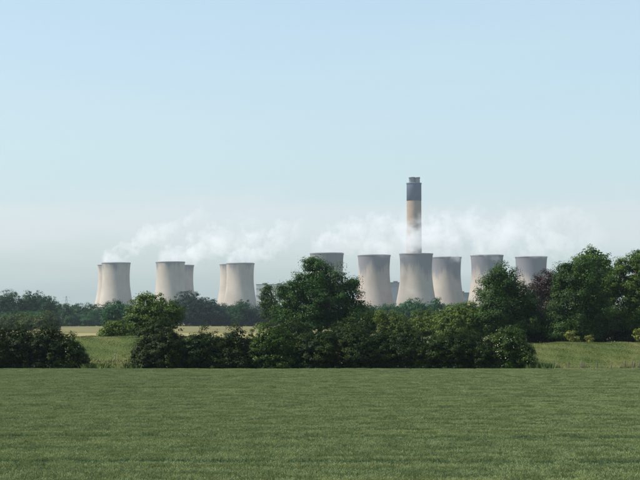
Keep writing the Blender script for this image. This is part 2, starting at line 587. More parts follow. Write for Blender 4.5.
seed_n = [100]
def plant(name, label, cat, group, d, lobes_px, mat, leaf=0.3, clump=1.0, dens=3.0, base_px=None,
          trunk=0.3, stems=1, parts=('crown', 'trunk'), fill=0.25, blossom=None, deep=True):
    seed_n[0] += 1
    rng = np.random.default_rng(seed_n[0])
    bx = base_px if base_px is not None else sum(L[0] * L[2] for L in lobes_px) / sum(L[2] for L in lobes_px)
    root = empty(name, (px_x(bx, d), d, 0))
    tag(root, label, cat, group)
    lobes = px_lobes(lobes_px, d, (px_x(bx, d), d), rng, deep)
    v, f = crown_arrays(lobes, leaf, clump, dens, rng, fill)
    obj(parts[0], raw_mesh(parts[0], v, f), M[mat], root)
    top = max(l[2] for l in lobes)
    wood(trunk, top * 0.8, [l for i, l in enumerate(lobes) if i < 14], rng, stems).build(parts[1], M['bark'], root, True)
    if blossom:
        n, size = blossom
        P, NN = [], []
        for (x, y, z, a, b, c) in lobes:
            k = max(2, int(n / len(lobes)))
            dd = rng.normal(size=(k, 3))
            dd[:, 2] = np.abs(dd[:, 2]) * 0.9 - 0.15
            dd /= np.linalg.norm(dd, axis=1, keepdims=True)
            p = np.array([x, y, z]) + dd * np.array([a, b, c]) * rng.uniform(1.02, 1.12, (k, 1))
            P.append(p); NN.append(dd * 0.6 + np.array([0, 0, 0.9]) + rng.normal(size=dd.shape) * 0.2)
        P, NN = np.concatenate(P), np.concatenate(NN)
        v, f = leaf_quads(P, NN, size, rng, 0.95)
        b = obj('blossom', raw_mesh('blossom', v, f), M['blossom'], root)
        b['kind'] = 'stuff'
    return root

# --- hedge along the far edge of the wheat, 200 m off
HD = 199.0
SH = dict(leaf=0.17, clump=0.55, dens=3.2, trunk=0.09, stems=5, parts=('foliage', 'stem'))
def shrub(label, lobes, mat='hawthorn', d=HD, group='hedge shrubs along the wheat field', cat='shrub', name='hedge_shrub', **k):
    a = dict(SH); a.update(k)
    lobes = [(L[0], L[1] + 2.0, L[2], L[3] * 0.86) if L[0] > 250 else L for L in lobes]
    x0, x1 = min(L[0] - L[2] for L in lobes), max(L[0] + L[2] for L in lobes)
    lobes = list(lobes) + [((x0 * 3 + x1) / 4, 352, (x1 - x0) * 0.22, 18), ((x0 + x1 * 3) / 4, 352, (x1 - x0) * 0.22, 18)] if x1 < 80 or x0 > 90 else lobes
    return plant(name, label, cat, group, d, lobes, mat, **a)

shrub('dark hedge shrub cut off by the left edge of the picture', [(-14, 347, 22, 26), (4, 346, 18, 22), (-2, 362, 24, 12)])
shrub('broad dark hedge shrub at the left, second in from the picture edge', [(22, 345, 17, 23), (34, 350, 15, 20), (28, 363, 20, 11)])
shrub('rounded hedge shrub with the highest top of the left clump', [(48, 342, 16, 20), (56, 352, 16, 18), (50, 363, 20, 11)])
shrub('hedge shrub sloping down at the right end of the left clump', [(70, 350, 12, 17), (78, 357, 10, 14), (66, 364, 16, 10), (84, 364, 5, 6)], 'elder', blossom=(160, 0.13))
shrub('big rounded dark shrub at the left end of the long central hedge', [(160, 345, 25, 25), (150, 355, 18, 16), (172, 355, 20, 17), (160, 364, 26, 10)])
shrub('low shrub of the long hedge just below the strip of yellow field', [(205, 350, 18, 22), (196, 360, 14, 12), (218, 360, 16, 13)])
shrub('hedge shrub with twin tops right of the yellow field gap', [(236, 347, 15, 22), (228, 356, 12, 16), (247, 356, 16, 15)])
shrub('tall hedge shrub dotted with cream blossom before the great tree', [(270, 340, 20, 24), (262, 352, 17, 20), (284, 352, 18, 20), (270, 364, 24, 10)], 'elder', blossom=(280, 0.13))
shrub('olive topped hedge shrub in front of the great tree trunk', [(318, 346, 20, 24), (304, 352, 14, 19), (329, 340, 12, 13), (318, 363, 24, 10)])
shrub('wide hedge shrub right of the great tree foot', [(357, 344, 20, 23), (373, 351, 18, 20), (379, 339, 11, 12), (362, 363, 30, 10)])
shrub('olive hedge shrub in the middle of the right half of the hedge', [(405, 346, 20, 23), (388, 352, 16, 19), (420, 352, 15, 18), (405, 363, 26, 10)])
shrub('dark hedge shrub left of the blossoming one at the hedge end', [(455, 346, 19, 23), (437, 352, 16, 19), (476, 350, 18, 20), (456, 363, 28, 10)])
shrub('rounded shrub with cream blossom ending the hedge on the right', [(510, 341, 17, 20), (498, 352, 15, 18), (520, 354, 14, 16), (508, 364, 25, 10)], 'elder', blossom=(620, 0.13))

# --- scrub and trees behind the bank
TR = 'tall trees behind the bank'
plant('sycamore_tree', 'great dark green tree standing alone in the centre behind the hedge', 'tree', TR, 290.0,
      [(319, 276, 17, 18), (337, 283, 16, 17), (302, 288, 16, 16), (344, 300, 17, 18), (318, 300, 25, 22), (293, 305, 15, 14),
       (304, 320, 24, 16), (345, 318, 24, 17), (284, 314, 8, 9), (283, 291, 6, 6), (352, 283, 5, 5), (360, 306, 8, 9), (312, 262, 7, 6), (366, 320, 12, 10)],
      'sycamore', leaf=0.26, clump=1.45, dens=2.5, base_px=320, trunk=0.5)
plant('young_tree', 'slim pointed young tree at the left shoulder of the great tree', 'tree', TR, 400.0,
      [(268, 300, 9, 11), (267, 290, 5, 7), (272, 310, 12, 10)], 'sycamore', leaf=0.4, clump=0.9, dens=2.4, base_px=268, trunk=0.2)
plant('willow_tree', 'rounded olive tree rising above the left end of the hedge', 'tree', TR, 275.0,
      [(152, 308, 20, 17), (138, 316, 13, 13), (170, 313, 14, 14), (150, 324, 24, 13), (142, 300, 6, 6)], 'ash', leaf=0.30, clump=0.95, dens=2.8, base_px=154, trunk=0.3)
plant('sycamore_tree', 'dark tree with a knobbly top left of the purple tree', 'tree', TR, 280.0,
      [(506, 282, 17, 18), (494, 292, 16, 16), (529, 303, 11, 12), (516, 294, 14, 15), (506, 305, 26, 20), (520, 317, 22, 17), (494, 316, 18, 16), (512, 328, 28, 12), (490, 281, 5, 5), (528, 309, 9, 9)],
      'sycamore', leaf=0.25, clump=1.4, dens=2.5, base_px=508, trunk=0.42)
plant('copper_beech_tree', 'purple leaved tree between the dark trees on the right', 'tree', TR, 345.0,
      [(544, 285, 12, 14), (554, 283, 11, 13), (537, 291, 9, 12), (546, 302, 18, 16), (546, 318, 18, 16)], 'copper', leaf=0.30, clump=1.0, dens=2.6, base_px=545, trunk=0.4)
plant('sycamore_tree', 'broad bright green tree with the fullest crown on the right', 'tree', TR, 278.0,
      [(577, 279, 20, 18), (567, 290, 13, 16), (594, 284, 15, 16), (578, 303, 28, 22), (565, 313, 16, 18), (596, 312, 19, 18), (578, 327, 32, 14), (566, 268, 7, 6), (584, 264, 8, 6)],
      'sycamore', leaf=0.25, clump=1.45, dens=2.5, base_px=579, trunk=0.48)
plant('ash_tree', 'domed tree showing its top above the broad bright green one', 'tree', TR, 330.0,
      [(594, 258, 14, 12), (584, 268, 14, 14), (604, 268, 12, 14), (594, 290, 22, 24), (609, 292, 11, 16)], 'ash', leaf=0.4, clump=1.0, dens=2.4, base_px=594, trunk=0.4)
plant('ash_tree', 'tall open tree at the right edge with sky showing through', 'tree', TR, 284.0,
      [(636, 261, 13, 11), (622, 266, 9, 9), (648, 266, 15, 14), (630, 281, 18, 14), (614, 286, 13, 14), (645, 288, 18, 16), (630, 305, 22, 18), (650, 308, 20, 20),
       (622, 322, 20, 16), (645, 328, 24, 14)], 'ash', leaf=0.26, clump=1.0, dens=2.4, base_px=632, trunk=0.42, fill=0.2)
plant('ash_tree', 'tree at the far right only partly inside the picture', 'tree', TR, 300.0,
      [(676, 266, 20, 20), (670, 290, 22, 22), (684, 300, 24, 24), (672, 322, 26, 18)], 'ash', leaf=0.4, clump=1.1, dens=2.6, base_px=676, trunk=0.4)
SC = 'scrub behind the bank'
def scrub(label, d, lobes, mat, **k):
    a = dict(leaf=0.22, clump=0.75, dens=2.6, trunk=0.12, stems=4, parts=('foliage', 'stem'))
    a.update(k)
    return plant('scrub_bush', label, 'bush', SC, d, lobes, mat, **a)
scrub('small grey green bush on the left skyline of the bank', 262.0, [(117, 328, 10, 9), (106, 332, 8, 6), (127, 331, 7, 8)], 'willow')
scrub('dark undergrowth bush below the great tree on its left side', 284.0, [(294, 332, 18, 12), (280, 334, 12, 10)], 'hawthorn')
scrub('dark undergrowth bush below the great tree on its right side', 284.0, [(368, 324, 12, 12), (350, 330, 20, 14)], 'hawthorn')
scrub('olive bush between the great tree and the round far tree', 275.0, [(392, 325, 16, 13), (382, 318, 9, 9), (400, 332, 16, 12)], 'willow')
scrub('pale olive bush left of the broad olive bush', 290.0, [(425, 322, 15, 14), (436, 326, 14, 12), (412, 330, 14, 10)], 'willow')
scrub('broad olive bush against the left of the knobbly dark tree', 282.0, [(463, 316, 20, 15), (446, 322, 14, 13), (478, 320, 15, 15), (462, 330, 26, 12)], 'willow', leaf=0.28)
scrub('shaded bush filling the gap below the purple tree', 284.0, [(540, 326, 15, 15), (553, 333, 12, 12), (530, 336, 12, 12)], 'hawthorn')
scrub('shaded bush under the broad bright green tree', 286.0, [(580, 338, 22, 11), (600, 335, 14, 12)], 'hawthorn')
scrub('shaded bush under the tall open tree', 284.0, [(622, 335, 16, 12), (646, 336, 18, 12)], 'hawthorn')
scrub('small sunlit yellow green bush on the bank top below the trees', 250.0, [(570, 336, 5, 5.5), (576, 339, 4, 4)], 'bramble', leaf=0.2, clump=0.45, deep=False, trunk=0.05)
scrub('tiny yellow green bush beside the sunlit one', 250.5, [(588.5, 337.5, 2.8, 3.5), (590, 340, 3, 3)], 'bramble', leaf=0.18, clump=0.4, deep=False, trunk=0.05)
scrub('pale sunlit bush at the right picture edge on the bank top', 248.0, [(638, 334, 4, 7), (644, 334, 6, 8)], 'bramble', leaf=0.2, clump=0.45, deep=False, trunk=0.05)

# --- far trees one can tell apart, and the woods that read as a mass
FT = 'far trees beyond the fields'
def far_tree(label, d, lobes, mat='far', **k):
    a = dict(leaf=0.6, clump=1.8, dens=2.4, trunk=0.35)
    a.update(k)
    return plant('far_tree', label, 'tree', FT, d, lobes, mat, **a)
far_tree('far wood tree with the highest crown at the left edge', 980.0, [(9, 303, 12, 13), (2, 310, 12, 12)])
far_tree('far wood tree with a flat crown right of the highest left one', 990.0, [(33, 303, 15, 12), (46, 306, 11, 12), (36, 314, 18, 10)])
far_tree('far round tree beside the foot of the leftmost cooling tower', 700.0, [(118, 311, 12, 11), (108, 318, 10, 9), (127, 316, 9, 10)], leaf=0.6, clump=1.5)
far_tree('far dark tree directly under the second pair of towers', 1084.0, [(188, 304, 14, 14), (176, 312, 12, 12), (196, 312, 14, 12)], 'far_dark', leaf=0.7, clump=1.9)
far_tree('far dark tree in the gap between the second and third tower pairs', 1086.0, [(208, 309, 12, 12), (216, 314, 10, 10)], 'far_dark', leaf=0.7, clump=1.9)
far_tree('far tree with a small peak under the third tower pair', 1084.0, [(243, 308, 8, 9), (236, 314, 10, 9)])
far_tree('far round blue green tree at the foot of the tower before the chimney', 820.0, [(412, 311, 15, 13), (402, 316, 10, 10), (424, 315, 9, 11)], leaf=0.7, clump=1.6)
far_tree('far small round tree right of the chimney tower foot', 900.0, [(436, 307, 8, 10), (432, 314, 9, 9)], leaf=0.7)
far_tree('far olive tree low before the left wood', 720.0, [(22, 322, 16, 10), (8, 324, 14, 9)], 'far_olive', leaf=0.6, clump=1.4)
far_tree('far olive tree standing where the left wood meets the yellow field', 705.0, [(47, 321, 11, 10), (55, 325, 8, 7)], 'far_olive', leaf=0.6, clump=1.4)

def wood_mass(name, label, spots, mat, leaf, clump, seed):
    rng = np.random.default_rng(seed)
    lob = []
    for px0, px1, top, d0, d1, step in spots:
        x = px0
        while x < px1:
            d = rng.uniform(d0, d1)
            t = top + rng.uniform(-1.2, 2.2)
            zt = px_z(t, d)
            r = step * 0.8 * d / F * rng.uniform(0.8, 1.2)
            lob.append((px_x(x, d), d, zt * 0.62, r, r, zt * 0.38))
            lob.append((px_x(x, d) + rng.uniform(-.5, .5) * r, d + rng.uniform(-1, 1) * r, zt * 0.35, r * 1.1, r * 1.1, zt * 0.36))
            x += step * rng.uniform(0.7, 1.3)
    v, f = crown_arrays(lob, leaf, clump, 2.8, rng, 0.22)
    return tag(obj(name, raw_mesh(name, v, f), M[mat]), label, 'wood', kind='stuff')

wood_mass('far_wood', 'blue green far wood on the left skyline below the towers',
          [(-70, 2, 297, 980, 1060, 10), (0, 60, 300, 1060, 1150, 9), (56, 110, 303, 1090, 1160, 9), (-60, 60, 311, 800, 900, 10), (60, 135, 312, 1085, 1110, 8)], 'far', 0.75, 2.4, 5)
wood_mass('far_wood', 'far dark wood behind the yellow field under the tower pairs',
          [(130, 275, 303, 1090, 1170, 8), (185, 275, 310, 1085, 1100, 8)], 'far_dark', 0.75, 2.4, 6)
wood_mass('far_wood', 'far hazy wood at the feet of the right hand towers',
          [(340, 500, 305, 950, 1150, 9), (372, 410, 304, 1000, 1150, 8), (440, 480, 302, 900, 1000, 9), (480, 720, 308, 1000, 1200, 12)], 'far', 0.75, 2.4, 7)
wood_mass('far_wood', 'farthest pale wood along the foot of the power station',
          [(-120, 760, 310, 1900, 2300, 9)], 'far', 2.0, 4.5, 8)

# ------------------------------------------------------------------ power station
def hyper(z):
    return 27.0 * math.sqrt(1 + ((z - 88.0) / 73.0) ** 2)
SHELL, INNER, RIM, LIP = None, None, None, None
def tower_meshes():
    zs = [7 + (114 - 7) * i / 40 for i in range(41)]
    a = MB().lathe([(hyper(z), z) for z in zs] + [(hyper(114) - 0.9, 114.0)], 96)
    b = MB().lathe([(hyper(z) - 0.9, z) for z in zs[::-1]] + [(hyper(7), 7.0)], 96)
    r = hyper(113)
    c = MB().lathe([(r - 0.0, 112.2), (r + 0.45, 112.5), (r + 0.5, 114.5), (r - 1.1, 114.5), (r - 1.1, 113.2)], 96)
    s = MB()
    n = 44
    for k in range(n):
        a0, a1, a2 = (2 * math.pi * (k + o) / n for o in (0, 0.5, 1.0))
        for p, q in ((a0, a1), (a2, a1)):
            s.tube([(45.0 * math.cos(p), 45.0 * math.sin(p), 0), (hyper(7) * math.cos(q), hyper(7) * math.sin(q), 7.4)], 0.55, 6)
    d = MB().lathe([(47.5, -0.2), (47.5, 1.4), (46.9, 1.4), (46.9, -0.2)], 96)
    return [raw_mesh(nm, np.array(m.v), m.f) for nm, m in (('shell', a), ('inner_lining', b), ('rim', c), ('raking_columns', s), ('basin_wall', d))]
TM = tower_meshes()
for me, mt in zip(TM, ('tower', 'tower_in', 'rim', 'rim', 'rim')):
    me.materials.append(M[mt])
    if me.name != 'raking_columns':
        me.polygons.foreach_set('use_smooth', np.ones(len(me.polygons), dtype=bool))

TOWERS = [  # left px, right px of the rim, distance, label
    (101.5, 130.5, 3345, 'leftmost cooling tower standing apart, the front one of its pair'),
    (97.3, 125.5, 3460, 'cooling tower almost hidden behind the leftmost one, a sliver at its left'),
    (155.2, 185.3, 3290, 'front cooling tower of the second pair from the left'),
    (166.3, 194.0, 3500, 'cooling tower half hidden behind right of the second pair front tower'),
    (225.5, 254.8, 3370, 'front cooling tower of the third pair, left of the great tree'),
    (219.4, 247.5, 3430, 'cooling tower showing a strip left of the third pair front tower'),
    (310.0, 343.6, 2840, 'cooling tower with only its rim above the great central tree'),
    (357.6, 390.6, 2930, 'cooling tower just right of the great tree, with heart shaped dark patch'),
    (399.3, 433.0, 2865, 'nearest tallest cooling tower standing before the chimney'),
    (430.0, 461.3, 3030, 'cooling tower overlapped on its left by the one before the chimney'),
    (470.4, 503.6, 2935, 'cooling tower rising behind the left of the knobbly dark tree'),
    (515.0, 547.5, 3010, 'rightmost cooling tower, above the purple tree'),
]
for i, (x0, x1, d, lab) in enumerate(TOWERS):
    t = empty('cooling_tower', (px_x((x0 + x1) / 2, d), d, 0))
    t.rotation_euler.z = i * 1.1
    tag(t, lab, 'cooling tower', 'cooling towers of the power station')
    for nm, me in zip(('shell', 'inner_lining', 'rim', 'raking_columns', 'basin_wall'), TM):
        o = obj(nm, me, None, t)
        if nm == 'shell':
            o['dark_edge'] = 149.0 if i < 6 else (133.0, 129.0, 126.0, 124.0, 128.0, 120.0)[i - 6]

# chimney
CD = 3040.0
ch = tag(empty('chimney', (px_x(414.2, CD), CD, 0)), 'tall concrete power station chimney with a dark top band', 'chimney')
MB().lathe([(15.5, 0), (14.2, 80), (13.4, 180), (13.2, 216.5)], 64).build('shaft', M['stack'], ch, True)
MB().lathe([(13.2, 216.5), (13.45, 216.6), (13.35, 247.2), (13.35, 248.4), (10.0, 248.6)], 64).build('dark_band', M['stack_dark'], ch, True)
MB().lathe([(13.4, 246.6), (13.9, 246.8), (13.9, 248.8), (12.6, 248.8)], 64).build('collar', M['stack_dark'], ch, True)
for k in range(3):
    a = R(90 + 120 * k + 14)
    fl = MB().lathe([(5.3, 247.0), (5.2, 257.8), (5.5, 257.9), (5.5, 259.2), (4.6, 259.2), (4.6, 250.0)], 32, 5.6 * math.cos(a), 5.6 * math.sin(a))
    f = fl.build('flue', M['flue'], ch, True)
    MB().lathe([(5.55, 257.0), (5.75, 257.1), (5.75, 258.6), (5.55, 258.7)], 32, 5.6 * math.cos(a), 5.6 * math.sin(a)).build('flue_collar', M['stack_dark'], f, True)

# boiler houses
def hall(label, px0, px1, top, d, depth, wall, bands):
    x0, x1 = px_x(px0, d), px_x(px1, d)
    w = x1 - x0
    h = px_z(top, d)
    r = tag(empty('boiler_house', ((x0 + x1) / 2, d, 0)), label, 'building', 'buildings of the power station')
    MB().box(-w / 2, w / 2, 0, depth, 0, h - 1.2).build('wall', M[wall], r)
    MB().box(-w / 2 - 0.6, w / 2 + 0.6, -0.6, depth + 0.6, h - 1.2, h).build('roof', M['roofing'], r)
    for z0, z1 in bands:
        MB().box(-w / 2 - 0.25, w / 2 + 0.25, -0.25, depth + 0.25, z0, z1).build('window_band', M['cladding_dark'], r)
    n = max(2, int(w / 26))
    for k in range(n):
        cx = -w / 2 + (k + 0.5) * w / n
        MB().box(cx - 4, cx + 4, depth * 0.3, depth * 0.6, h, h + 2.6).build('roof_vent', M['roofing'], r)
    return r, h
hall('pale boiler house with a dark window band left of the great tree', 256.2, 318, 284.2, 3150.0, 90, 'cladding', [(44, 48), (58, 60)])
hall('grey building block in the gap left of the tower before the chimney', 372, 420, 282.3, 3120.0, 60, 'cladding_dark', [(30, 33)])
hall('low grey building showing between the two towers right of the chimney', 455, 486, 292.5, 3100.0, 50, 'cladding_dark', [(24, 27)])

# pylon on the left skyline
PD = 2750.0
py_ = tag(empty('pylon', (px_x(66.5, PD), PD, 0)), 'tiny lattice pylon on the left skyline near the leftmost tower', 'pylon')
m = MB()
H = px_z(296.0, PD)
def leg_at(z):
    return 4.5 * (1 - z / H) + 0.5
for sx in (-1, 1):
    for sy in (-1, 1):
        m.tube([(sx * leg_at(0), sy * leg_at(0), 0), (sx * leg_at(H), sy * leg_at(H), H)], 0.15, 5)
zs = [H * k / 9 for k in range(10)]
for a, b in zip(zs, zs[1:]):
    for sx in (-1, 1):
        m.tube([(sx * leg_at(a), -leg_at(a), a), (-sx * leg_at(b), -leg_at(b), b)], 0.07, 4)
        m.tube([(sx * leg_at(a), leg_at(a), a), (-sx * leg_at(b), leg_at(b), b)], 0.07, 4)
m.build('lattice', M['steel'], py_)
for z, w in ((H - 2, 5.5), (H - 8, 8.0), (H - 14, 6.5)):
    mm = MB().tube([(-w, 0, z), (0, 0, z + 0.8), (w, 0, z)], 0.18, 5)
    for s in (-1, 1):
        mm.tube([(s * w, 0, z), (s * w, 0, z - 2.6)], 0.12, 5)
    mm.build('cross_arm', M['steel'], py_)

# ------------------------------------------------------------------ steam
def steam_mat(name, L, H, p, r0, r1, dens, seed, scale, colour=(0.87, 0.89, 0.935)):
    m, n, l, out = new_mat(name)
    tc = n.new('ShaderNodeTexCoord')
    sep = n.new('ShaderNodeSeparateXYZ')
    l.new(tc.outputs['Object'], sep.inputs['Vector'])
    off = n.new('ShaderNodeVectorMath')
    off.operation = 'ADD'
    l.new(tc.outputs['Object'], off.inputs[0])
    off.inputs[1].default_value = (seed * 137.1, seed * 61.7, seed * 29.3)
    # warp
    s = math_(n, l, 'DIVIDE', math_(n, l, 'ADD', sep.outputs['X'], r0 * 0.5), L + r0 * 0.5, clamp=True)
    zc = math_(n, l, 'MULTIPLY', math_(n, l, 'POWER', s, p), H)
    rr = math_(n, l, 'MULTIPLY_ADD', s, r1 - r0, r0)
    nb = noise(n, l, off.outputs['Vector'], scale * 0.36, 2, 0.5)
    dz = math_(n, l, 'SUBTRACT', sep.outputs['Z'], math_(n, l, 'MULTIPLY_ADD', math_(n, l, 'SUBTRACT', nb, 0.5), r1 * 0.9, zc))
    d = math_(n, l, 'SQRT', math_(n, l, 'ADD', math_(n, l, 'MULTIPLY', dz, dz), math_(n, l, 'MULTIPLY', sep.outputs['Y'], sep.outputs['Y'])))
    d = math_(n, l, 'DIVIDE', d, rr)
    nf = noise(n, l, off.outputs['Vector'], scale, 5, 0.6)
    # ragged edge; thins and breaks up downwind
    thin = math_(n, l, 'MULTIPLY_ADD', s, 0.35, 0.0)
    q = math_(n, l, 'MULTIPLY_ADD', math_(n, l, 'SUBTRACT', nf, 0.5), 7.5, math_(n, l, 'SUBTRACT', 0.80, d))
    q = math_(n, l, 'SUBTRACT', q, thin)
    a = maprange(n, l, q, 0.0, 0.6, 0.0, 1.0, True)
    fade = math_(n, l, 'POWER', math_(n, l, 'SUBTRACT', 1.0, s, clamp=True), 0.9)
    inside = maprange(n, l, d, 0.95, 1.35, 1.0, 0.0, True)
    inside = math_(n, l, 'MULTIPLY', inside, maprange(n, l, sep.outputs['X'], -r0 * 1.08, -r0 * 0.55, 0.0, 1.0, True))
    den = math_(n, l, 'MULTIPLY', math_(n, l, 'MULTIPLY', math_(n, l, 'MULTIPLY', a, fade), inside), dens)
    v = n.new('ShaderNodeVolumePrincipled')
    v.inputs['Color'].default_value = (*colour, 1)
    v.inputs['Anisotropy'].default_value = 0.2
    l.new(den, v.inputs['Density'])
    l.new(v.outputs['Volume'], out.inputs['Volume'])
    return m

def steam(label, px, d, L, H, p, r0, r1, dens, seed, scale=0.028, name='steam_plume', z0=116.5, low=45.0, **kw):
    n, seg = 15, 14
    mb = MB()
    pts, rad = [], []
    for i in range(n):
        s = i / (n - 1)
        x = -r0 * 1.25 + (L + r0 * 1.25) * s
        ss = max(0.0, (x + r0 * 0.5) / (L + r0 * 0.5))
        pts.append((x, 0, H * ss ** p))
        rad.append(1.35 * (r0 + (r1 - r0) * ss) + (0.25 * r1))
    # rings stand upright across the wind so the mesh is one closed hull
    for (x, _, z), r in zip(pts, rad):
        for k in range(seg):
            a = 2 * math.pi * k / seg
            mb.v.append((x, r * math.cos(a), max(z + r * math.sin(a), -1.5 - max(0.0, min(1.0, (x - 30.0) / 60.0)) * low)))
    for i in range(n - 1):
        for k in range(seg):
            a, c = i * seg + k, i * seg + (k + 1) % seg
            mb.f.append([a, c, c + seg, a + seg])
    mb.f.append([k for k in range(seg)][::-1])
    e = (n - 1) * seg
    mb.f.append([e + k for k in range(seg)])
    me = raw_mesh(name, np.array(mb.v), mb.f)
    o = obj(name, me, steam_mat('%s_%d' % (name, seed), L, H, p, r0, r1, dens, seed, scale, **kw))
    o.location = (px_x(px, d), d, z0)
    tag(o, label, name.split('_')[0], 'steam plumes over the cooling towers' if name == 'steam_plume' else None, 'stuff')
    return o
SP = [  # px, distance, length, rise, bend, start and end radius, density, seed
    (114, 3345, 200, 95, 0.75, 25, 40, 0.024, 1, 'thin steam trailing up and right from the leftmost tower pair'),
    (171, 3290, 190, 62, 0.60, 26, 42, 0.025, 2, 'steam drifting right from the front tower of the second pair'),
    (181, 3500, 170, 50, 0.60, 25, 40, 0.024, 3, 'steam rising from the half hidden tower of the second pair'),
    (238, 3370, 140, 58, 0.60, 25, 40, 0.032, 4, 'bright steam puff leaning right above the third tower pair'),
    (327, 2840, 215, 42, 0.45, 28, 52, 0.020, 5, 'steam above the rim behind the great tree'),
    (374, 2930, 200, 40, 0.45, 28, 48, 0.022, 6, 'steam left of the chimney above the heart marked tower'),
    (416, 2865, 210, 44, 0.45, 29, 52, 0.030, 7, 'steam hiding the lower part of the chimney'),
    (446, 3030, 215, 48, 0.45, 28, 56, 0.019, 8, 'steam right of the chimney above the overlapped tower'),
    (487, 2935, 200, 44, 0.45, 28, 50, 0.020, 9, 'steam above the tower left of the rightmost one'),
    (531, 3010, 150, 40, 0.50, 27, 46, 0.018, 10, 'fading steam above the rightmost tower'),
]
for px, d, L, H_, p, r0, r1, dn, sd, lab in SP:
    steam(lab, px, d, L, H_, p, r0, r1, dn * 0.95, sd)

steam('very faint smoke trailing right from the chimney top', 414.2, CD, 260, 55, 0.8, 11, 42, 0.0012, 21, 0.02, 'smoke_trail', 263.0, 60.0, colour=(0.62, 0.56, 0.46))

# ------------------------------------------------------------------ fence along the foot of the bank
FD = 201.5
fx0 = px_x(548, FD)
fence = tag(empty('post_and_wire_fence', (fx0, FD, 0)), 'weathered post and wire fence at the foot of the bank', 'fence')
rng = np.random.default_rng(77)
pm = []
for w in (0.055, 0.065):
    mb = MB().tube([(0, 0, -0.2), (0.01, 0, 0.9), (0.0, 0, 1.30), (0.0, 0, 1.35)], [w, w, w * 0.95, w * 0.6], 8)
    pm.append(raw_mesh('post', np.array(mb.v), mb.f))
    pm[-1].materials.append(M['post'])
xs_px = [538, 553.5, 568, 581, 583.5, 596.5, 610.5, 624.5, 631.5, 634, 639, 653, 668, 684]
for k, p in enumerate(xs_px):
    o = obj('post', pm[k % 2], None, fence)
    o.location = (px_x(p, FD) - fx0, rng.uniform(-.1, .1), rng.uniform(-.12, .1))
    o.rotation_euler = (rng.uniform(-.04, .04), rng.uniform(-.06, .06), rng.uniform(0, 3))
for z in (0.5, 0.8, 1.1):
    pts = []
    for a, b in zip(xs_px, xs_px[1:]):
        xa, xb = px_x(a, FD) - fx0, px_x(b, FD) - fx0
        pts += [(xa, -0.09, z), ((xa + xb) / 2, -0.09, z - 0.03)]
    pts.append((px_x(xs_px[-1], FD) - fx0, -0.09, z))
    MB().tube(pts, 0.006, 5).build('wire', M['wire'], fence)
gp = tag(empty('marker_post', (px_x(115.5, 210.0), 210.0, 1.32)), 'short pale post in the gap between the two hedges', 'post')
MB().tube([(0, 0, -0.2), (0, 0, 0.66), (0, 0, 0.72)], [0.07, 0.065, 0.04], 8).build('post', M['post_pale'], gp)
MB().box(-0.08, 0.08, -0.085, -0.07, 0.42, 0.6).build('plate', M['post_pale'], gp)

# ------------------------------------------------------------------ grasses (uncountable)
def blades(name, label, X, Y, Z, h, w, mat, rng, lean=0.35):
    n = len(X)
    b = np.stack([X, Y, Z], 1)
    a = rng.uniform(0, 2 * math.pi, n)
    u = np.stack([np.cos(a), np.sin(a), 0 * a], 1)
    hh = h * rng.uniform(0.55, 1.3, n)
    tip = b + np.stack([rng.normal(0, lean, n) * hh, rng.normal(0, lean, n) * hh, hh], 1)
    ww = (w * rng.uniform(0.6, 1.3, n))[:, None]
    mid = b * 0.45 + tip * 0.55 + np.array([0, 0, 0.06]) * hh[:, None]
    v = np.stack([b - u * ww * 0.5, b + u * ww * 0.5, mid + u * ww * 0.5, tip, mid - u * ww * 0.5], 1).reshape(-1, 3)
    f = np.arange(5 * n).reshape(n, 5)
    return tag(obj(name, raw_mesh(name, v, f), M[mat]), label, 'grass', kind='stuff')

rng = np.random.default_rng(31)
def on_bank(x0, x1, n):
    X = rng.uniform(x0, x1, n)
    Y = rng.uniform(TOE - 3, CREST1 + 1, n)
    Z = np.maximum(bank_z(X, Y), 0.0)
    Z[Y < TOE] = 0.0
    return X, Y, Z
X1, Y1, Z1 = on_bank(px_x(520, 215), px_x(730, 215), 110000)
X2, Y2, Z2 = on_bank(px_x(40, 215), px_x(200, 215), 70000)
blades('bank_grass', 'rough green grass on the slope of the bank', np.concatenate([X1, X2]), np.concatenate([Y1, Y2]), np.concatenate([Z1, Z2]) - 0.03, 0.085, 0.03, 'bank_grass', rng)
# dry tall grass at the fence and in the gap
n = 9000
X = np.concatenate([rng.uniform(px_x(530, 200), px_x(720, 200), n), rng.uniform(px_x(80, 200), px_x(140, 200), 5000)])
Y = np.concatenate([rng.normal(202.5, 1.2, n), rng.uniform(194, 209, 5000)])
keep = (Y < 210) & (Y > 192.5)
X, Y = X[keep], Y[keep]
cl = 0.5 + 0.5 * np.sin(X * 1.9 + 2 * np.sin(X * 0.6)) * np.sin(X * 0.7 + 1)
blades('dry_verge_grass', 'tall dry pale grass along the field edge', X, Y, np.where(Y > TOE, np.maximum(bank_z(X, Y), 0), 0.0), np.where(X < 0, 0.22, 0.32 + 0.5 * cl), 0.05, 'dry_grass', rng, 0.35)
# rank green plants at the foot of the hedges
X = np.concatenate([rng.uniform(px_x(84, 197), px_x(106, 197), 1600), rng.uniform(px_x(125, 196), px_x(142, 196), 900), rng.uniform(px_x(525, 197), px_x(552, 197), 1800)])
Y = np.concatenate([rng.normal(198, 1.0, 4300)])
blades('rank_verge_plants', 'rank dark green plants at the foot of the hedge', X, Y, 0 * X, 1.0, 0.12, 'nettle', rng, 0.3)

